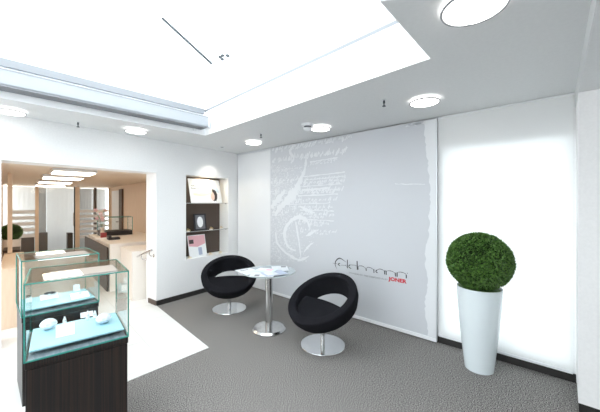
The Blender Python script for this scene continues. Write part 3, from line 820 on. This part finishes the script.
case2, _ = make_case(a2_, b2_, W1, D1, 'second glass display case on dark plinth, standing behind the nearest one')
def in_case(c, x, y, z=0): return c.matrix_basis @ Vector((x, y, dz + z))
for c, W_ in ((case1, 'nearest'), (case2, 'second')):
    ang = c.rotation_euler.z
    o = thing('acrylic_platform', 'pale blue acrylic display platform inside the %s glass case' % W_, 'display platform', in_case(c, .06, .06), ang)
    obj('board', box(-.045, W1 - .075, -.0, D1 - .13, .022, .034, bev=.003), M['lblue'], o)
    for x_ in (.0, W1 - .12):
        for y_ in (.06, D1 - .18): obj('foot', box(x_ - .01, x_ + .01, y_ - .01, y_ + .01, 0, .022), M['glass'], o)
pz = .0385 - .004
def dish(c, x, y, r, label):
    ang = c.rotation_euler.z
    o = thing('shell_dish', label, 'ornament', in_case(c, x, y, pz), ang)
    bm = new(); n, m = 40, 10; rings = []
    for j in range(m + 1):
        th_ = PI * j / m
        rings.append([bm.verts.new((r * (1 + .045 * math.cos(10 * 2 * PI * k / n)) * math.sin(th_) * math.cos(2 * PI * k / n), r * (1 + .045 * math.cos(10 * 2 * PI * k / n)) * math.sin(th_) * math.sin(2 * PI * k / n), r * .78 - r * .78 * math.cos(th_))) for k in range(n)])
    for p_, q_ in zip(rings, rings[1:]):
        for k in range(n): bm.faces.new((p_[k], p_[(k + 1) % n], q_[(k + 1) % n], q_[k]))
    bmesh.ops.remove_doubles(bm, verts=bm.verts, dist=.0004)
    obj('body', bm, M['shell'], o, smooth=True)
    obj('band', tube(new(), [(r * 1.02 * math.cos(k * PI / 16), r * 1.02 * math.sin(k * PI / 16), r * .78) for k in range(32)], .0022, 6, True), M['card'], o)
def cl(px, py, c, z=pz):            # pixel -> local position on the platform of a case
    w_ = at_z(px, py, dz + z + .004)
    ang = c.rotation_euler.z; q = w_ - c.location
    return (q.x * math.cos(ang) + q.y * math.sin(ang), -q.x * math.sin(ang) + q.y * math.cos(ang))
x, y = cl(48.5, 329, case1); dish(case1, x, y, .043, 'white ribbed dish at the left inside the nearest glass case')
x, y = cl(103.5, 323, case1); dish(case1, x, y, .043, 'white ribbed dish at the right inside the nearest glass case')
def tilted_card(c, px, py, w, h, deg, label, name='display_card'):
    x, y = cl(px, py, c); o = thing(name, label, 'display card', in_case(c, x, y, pz), c.rotation_euler.z)
    Mx = Matrix.Rotation(R(-deg), 4, 'X')
    obj('card', box(-w / 2, w / 2, 0, .004, 0.001, h, M=Mx), M['card'], o)
    obj('strut', box(-.008, .008, h * .5 * math.sin(R(deg)) + .004, h * .5 * math.sin(R(deg)) + .016, 0, h * .45), M['card'], o)
tilted_card(case1, 65.5, 336, .092, .078, 40, 'blank white card leaning at the front centre of the nearest case')
tilted_card(case1, 87, 317, .075, .04, 40, 'small white wedge card behind centre of the nearest case')
def ring_stand(c, px, py, h, label):
    x, y = cl(px, py, c); y = min(y, D1 - .10); o = thing('ring_stand', label, 'ring stand', in_case(c, x, y, pz), c.rotation_euler.z)
    obj('cone', lathe(new(), [(0, 0), (.013, 0), (.009, h * .6), (.004, h), (0, h)], 20), M['card'], o, smooth=True)
    obj('ring', tube(new(), [(.0105 * math.cos(k * PI / 8), .0105 * math.sin(k * PI / 8), h * .5) for k in range(16)], .002, 6, True), M['chrome'], o)
ring_stand(case1, 64.5, 322, .05, 'small white ring cone behind the blank card in the nearest case')
ring_stand(case1, 85, 309, .06, 'small white ring cone at the rear of the nearest case')
ring_stand(case1, 92, 309, .05, 'white ring cone standing rear right of the nearest case')
tilted_card(case2, 50, 299, .12, .08, 68, 'blank white card lying at the left of the second case')
tilted_card(case2, 81, 298, .13, .09, 68, 'blank white card lying at the right of the second case')
x, y = cl(50, 297, case2)
o = thing('bracelet', 'dark bracelet on the white card at the left of the second case', 'jewellery', in_case(case2, x, y, pz + .03), case2.rotation_euler.z)
obj('band', tube(new(), [(.035 * math.cos(k * PI / 12), .022 * math.sin(k * PI / 12), .006) for k in range(24)], .006, 8, True), M['ink'], o)
obj('clasp', box(.03, .042, -.008, .008, .0, .013, bev=.002), M['steel'], o)
ring_stand(case2, 72, 287, .06, 'white ring cone in the middle of the second case')
tilted_card(case2, 77, 291, .05, .06, 20, 'upright white card at the rear of the second case')

# ---------------------------------------------------------------- the shop behind
SC = 2.05; GY = 6.5; GX = 2.335
struct('ceiling', box(-1.2, GX + .1, .12, 8.6, SC, SC + .1), M['shopceil'], G)
struct('wall_left', box(-.35, -.13, .28, GY, 0, SC), M['beige'], G)
struct('wall_right', box(GX, GX + .12, .5, GY + .02, 0, SC), M['beige'], G)
struct('floor', box(-.3, GX + .1, GY - .5, 8.7, .003, .008), M['brown'], G)
def gx(px, y=GY): return G.hy(px, 203, y).x
# far glass partition
pr = [(gx(35), gx(38.7)), (gx(75), gx(79.5)), (gx(9), gx(9) + .04), (gx(108.5), gx(110.5))]
t = thing('glass_partition', 'tall glass partition with pale wooden posts and frosted stripes at the far end of the shop', 'partition', G.w(0, GY), G.a)
for a, b in pr: obj('post', box(a, b, -.05, .05, .004, SC - .002, bev=.004), M['beige'], t)
obj('door_frame', box(gx(74.0), gx(75) - .002, -.04, .04, .004, SC - .002), M['base'], t)
obj('door_handle', box(gx(72.6), gx(73.6), -.08, -.045, .85, 1.25, bev=.01), M['steel'], t)
for a, b in ((gx(9) + .04, gx(35)), (gx(38.7), gx(74)), (gx(79.5), gx(108.5))):
    pn = obj('pane', box(a, b, -.005, .005, .02, SC - .01), M['pane'], t)
def stripes(xa, xb, ys, hgt):
    bm = new()
    for py in ys:
        z = G.hy((xa + xb) / 2, py, GY).z; bx(bm, gx(xa), gx(xb), -.010, -.006, z - hgt / 2, z + hgt / 2)
    obj('frosted_stripes', bm, M['frost'], t)
stripes(10.5, 35, (212, 218, 224, 230, 236), .10)
stripes(80, 108, (211, 216, 221, 226, 231, 236), .085)
obj('dark_upright', box(gx(94.5), gx(97), .05, .15, .004, SC - .01), M['brown'], t)
# curtains and window light beyond
for k, (xa, xb, yy) in enumerate(((1, 36.5, .7), (36.6, 47.9, .7), (48.0, 77.5, .7), (77.6, 96, .7), (96.1, 110, .7))):
    bm = new(); a, b = gx(xa), gx(xb); n_ = 28
    f0 = [bm.verts.new((a + (b - a) * i / n_, GY + yy + .003 * math.sin(i * 1.4), .02)) for i in range(n_ + 1)]
    f1 = [bm.verts.new((a + (b - a) * i / n_, GY + yy + .003 * math.sin(i * 1.4), SC - .02)) for i in range(n_ + 1)]
    for i in range(n_): bm.faces.new((f0[i], f0[i + 1], f1[i + 1], f1[i]))
    rr_ = bmesh.ops.extrude_face_region(bm, geom=bm.faces[:])
    for v in rr_['geom']:
        if isinstance(v, bmesh.types.BMVert): v.co.y += .004
    o = obj('curtain', bm, M['frost'] if k in (0, 2) else M['greycurtain'], None, G, True)
    tag(o, ('white curtain behind the leftmost stretch of the far glass partition', 'narrow grey curtain behind the left edge of the middle glass door', 'wide white curtain behind the middle glass door', 'grey curtain behind the right glass panel with stripes', 'narrow curtain at the right end behind the far partition')[k], 'curtain')
def gbox(name, label, cat, x0, x1, y0, y1, z0, z1, mt, group=None):
    o = thing(name, label, cat, G.w((x0 + x1) / 2, (y0 + y1) / 2, z0), G.a, group)
    hx_, hy_ = (x1 - x0) / 2, (y1 - y0) / 2
    obj('carcass', box(-hx_, hx_, -hy_, hy_, .0, z1 - z0 - .02, bev=.004), mt, o)
    obj('top', box(-hx_ - .004, hx_ + .004, -hy_ - .004, hy_ + .004, z1 - z0 - .02, z1 - z0, bev=.003), mt, o)
    return o
gbox('sideboard', 'low brown sideboard behind the far glass partition, left of the door', 'sideboard', gx(20), gx(34.5), GY + .15, GY + .5, .008, .62, M['brown'])
gbox('sideboard', 'low brown sideboard behind the glass door, at its left', 'sideboard', gx(39.5), gx(48), GY + .15, GY + .45, .008, .66, M['brown'])
gbox('sideboard', 'dark low sideboard behind the glass door, at its right', 'sideboard', gx(68), gx(73.5), GY + .15, GY + .45, .008, .62, M['dkwood'])
# white side door on the right wall of the shop
yA = G.hx(113, 203, GX).y; yB = G.hx(120.5, 203, GX).y; yC = G.hx(123.5, 203, GX).y
dr_ = struct('door_1', box(GX - .03, GX, min(yA, yB), max(yA, yB), .004, 1.93), M['white'], G)
obj('door_handle', box(GX - .08, GX - .03, yB + .08, yB + .2, .98, 1.0), M['steel'], dr_)
struct('trim_10', box(GX - .045, GX, yC, yB, .004, 1.95), M['brown'], G)
# ceiling light panels
for k, (xa, ya, xb, yb, xc, yc) in enumerate(((52.7, 171.3, 98.8, 173.4, 48.7, 174.7), (42.8, 177.1, 82.7, 179.8, 41.4, 180.5), (38.2, 182, 71.4, 184, 37, 184.4), (35.6, 185.4, 63.4, 187.4, 35, 187))):
    zl = SC - .055
    a = G.l(at_z(xa, ya, zl)); b = G.l(at_z(xb, yb, zl)); c = G.l(at_z(xc, yc, zl))
    wdt = min(b.x - a.x, GX - a.x - .1); dp = max(.28, min(.6, c.y - a.y))
    o = thing('light_panel', ('nearest long glowing ceiling light panel in the shop', 'second long glowing ceiling light panel from the shop opening', 'third long glowing ceiling light panel from the shop opening', 'farthest long glowing ceiling light panel in the shop')[k], 'ceiling light', G.w(a.x, a.y, SC), G.a, 'shop ceiling light panels')
    obj('housing', box(0, wdt, 0, dp, -.045, -.001, bev=.006), M['alu'], o)
    obj('diffuser', box(.02, wdt - .02, .02, dp - .02, -.055, -.045), M['shoplamp'], o)
# counters
def poly_thing(name, label, cat, pts, z1, mt, topmat=None, topname='worktop'):
    c = sum((Vector((p.x, p.y, 0)) for p in pts), Vector()) / len(pts)
    o = thing(name, label, cat, (c.x, c.y, .004), 0)
    q = [(p.x - c.x, p.y - c.y) for p in pts]
    obj('body', prism(new(), q, 0, z1 - .03), mt, o)
    obj(topname, prism(new(), [(x * 1.01, y * 1.01) for x, y in q], z1 - .03, z1), topmat or mt, o)
    return o
zc1 = .83
ca = G.l(at_z(109.9, 244.4, zc1)); cb = G.l(at_z(97.2, 236.3, zc1))
def gp(x, y): return G.w(x, y)
poly_thing('counter', 'cream white sales counter along the right side of the shop', 'counter', [gp(ca.x, ca.y), gp(GX - .01, ca.y), gp(GX - .01, cb.y + .5), gp(ca.x, cb.y + .5)], zc1, M['cream'])
db = G.l(at_z(108.4, 247.3, .77)); dc = G.l(at_z(85.8, 236.3, .77))
poly_thing('counter_screen', 'dark wooden front screen beside the cream sales counter', 'counter front', [gp(db.x - .03, db.y - .04), gp(ca.x - .02, db.y - .04), gp(ca.x - .02, dc.y), gp(db.x - .03, dc.y)], .77, M['dkwood'], topname='top_board')
b2 = G.l(at_z(120.8, 245.8, .80)); b3 = G.l(at_z(138, 252.4, .80))
y2e = min(ca.y - .08, b2.y); y1e = max(b3.y - .25, .36)
poly_thing('reception_desk', 'low cream reception desk behind the jamb with the handrail', 'desk', [gp(b2.x, y1e), gp(GX - .01, y1e), gp(GX - .01, y2e), gp(b2.x, y2e)], .78, M['cream'])
# things on the counter
def on_c(px, py, z=zc1 + .004): return at_z(px, py, z)
p = on_c(113.5, 239.5); p = Vector((max(p.x, 0), p.y, zc1 + .0045))
o = thing('desk_telephone', 'black desk telephone on the cream sales counter', 'telephone', p, G.a)
obj('body', box(-.10, .10, -.09, .09, 0, .045, bev=.012), M['ink'], o); obj('handset', box(-.10, -.05, -.11, .11, .045, .08, bev=.012), M['ink'], o); obj('keypad', box(-.02, .08, -.06, .03, .045, .05), M['grey_ink'], o)
p = on_c(102, 238.8); 
o = thing('paper_stack', 'white papers lying on the cream sales counter left of the telephone', 'papers', Vector((p.x, p.y, zc1 + .0045)), G.a)
obj('sheet', box(-.12, .12, -.1, .1, 0, .006), M['paper'], o); obj('sheet', box(-.1, .12, -.08, .1, .006, .010, M=Matrix.Rotation(.3, 4, 'Z')), M['paper'], o)
p = on_c(97.8, 237.0); y_ = G.l(p)
o = thing('flower_vase', 'slim white vase with an orchid spray on the sales counter', 'vase', Vector((p.x, p.y, zc1 + .0045)) + G.x * .08, G.a)
obj('vase', lathe(new(), [(0, 0), (.035, 0), (.045, .05), (.03, .15), (.04, .2), (.03, .2), (0, .05)], 24), M['cream'], o, smooth=True)
st = tube(new(), [(0, 0, .1), (.01, 0, .3), (-.02, 0, .45), (.04, 0, .56)], .005, 6); tube(st, [(0, 0, .1), (-.03, 0, .35), (-.08, 0, .46)], .005, 6)
obj('stem', st, M['leaf'], o)
rn = random.Random(5)
for k in range(9):
    c0 = Vector((rn.uniform(-.12, .07), rn.uniform(-.05, .05), rn.uniform(.36, .58))); bm = new()
    for j in range(5):
        a = j * 2 * PI / 5; d_ = Vector((math.cos(a), .25, math.sin(a)))
        v = [bm.verts.new(c0), bm.verts.new(c0 + Vector((math.cos(a - .4), .2, math.sin(a - .4))) * .03), bm.verts.new(c0 + d_ * .048), bm.verts.new(c0 + Vector((math.cos(a + .4), .2, math.sin(a + .4))) * .03)]
        bm.faces.new(v)
    obj('blossom', bm, M['pink'] if k % 3 else M['cream'], o)
# small case on the counter
p0 = G.l(at_z(100.5, 237.5, zc1 + .004))
o = thing('counter_showcase', 'small glass showcase standing at the rear of the sales counter', 'display case', G.w(ca.x + .12, cb.y - .15, zc1 + .0045), G.a)
obj('base', box(0, .6, 0, .4, 0, .10, bev=.003), M['ink'], o)
for q in ((0, .6, 0, .006), (0, .6, .394, .4), (0, .006, .006, .394), (.594, .6, .006, .394)): obj('pane', box(q[0], q[1], q[2], q[3], .10, .40), M['glass'], o)
bm = new()
for x_, y_ in ((0, 0), (.6, 0), (0, .4), (.6, .4)): bx(bm, x_ - .005, x_ + .005, y_ - .005, y_ + .005, .1, .4)
for y_ in (0, .4): bx(bm, 0, .6, y_ - .005, y_ + .005, .395, .405)
for x_ in (0, .6): bx(bm, x_ - .005, x_ + .005, 0, .4, .395, .405)
obj('glass_edge', bm, M['edge'], o)
o = thing('leather_box', 'small red leather box on the sales counter beside the vase', 'box', G.w(ca.x + .12, cb.y - .40, zc1 + .0045), G.a)
obj('body', box(-.05, .05, -.05, .05, 0, .08, bev=.006), M['redb'], o); obj('lid', box(-.053, .053, -.053, .053, .08, .10, bev=.006), M['redb'], o)
# low maple cabinet and plant at the left of the shop
lc = gbox('low_cabinet', 'low pale maple cabinet just inside the left of the shop opening', 'cabinet', .02, .24, .30, 1.9, .004, .74, M['beige'])
obj('post', box(-.075, -.02, .72, .78, .74, 2.03), M['beige'], lc)
bc = gbox('drawer_chest', 'small dark brown drawer chest beyond the low maple cabinet', 'chest', .0, .20, 1.93, 2.4, .004, .78, M['dkwood'])
for z_ in (.2, .45, .65): obj('drawer', box(.1, .106, -.2, .2, z_ - .08, z_ + .08), M['dkwood'], bc)
pl = at_t(11, 203, 5.5); pl.z = .004
o = thing('planter', 'pale planter carrying a dark ball plant inside the shop at the left', 'planter', pl)
obj('pot', lathe(new(), [(0, 0), (.09, 0), (.13, .6), (.14, .86), (.125, .86), (.12, .82), (0, .82)], 40), M['cream'], o, smooth=True)
ball('topiary_ball', 'dark green topiary ball in the shop at the left, seen beyond the display cases', pl + Vector((0, 0, .99)), .165, 2500, .95, 3)
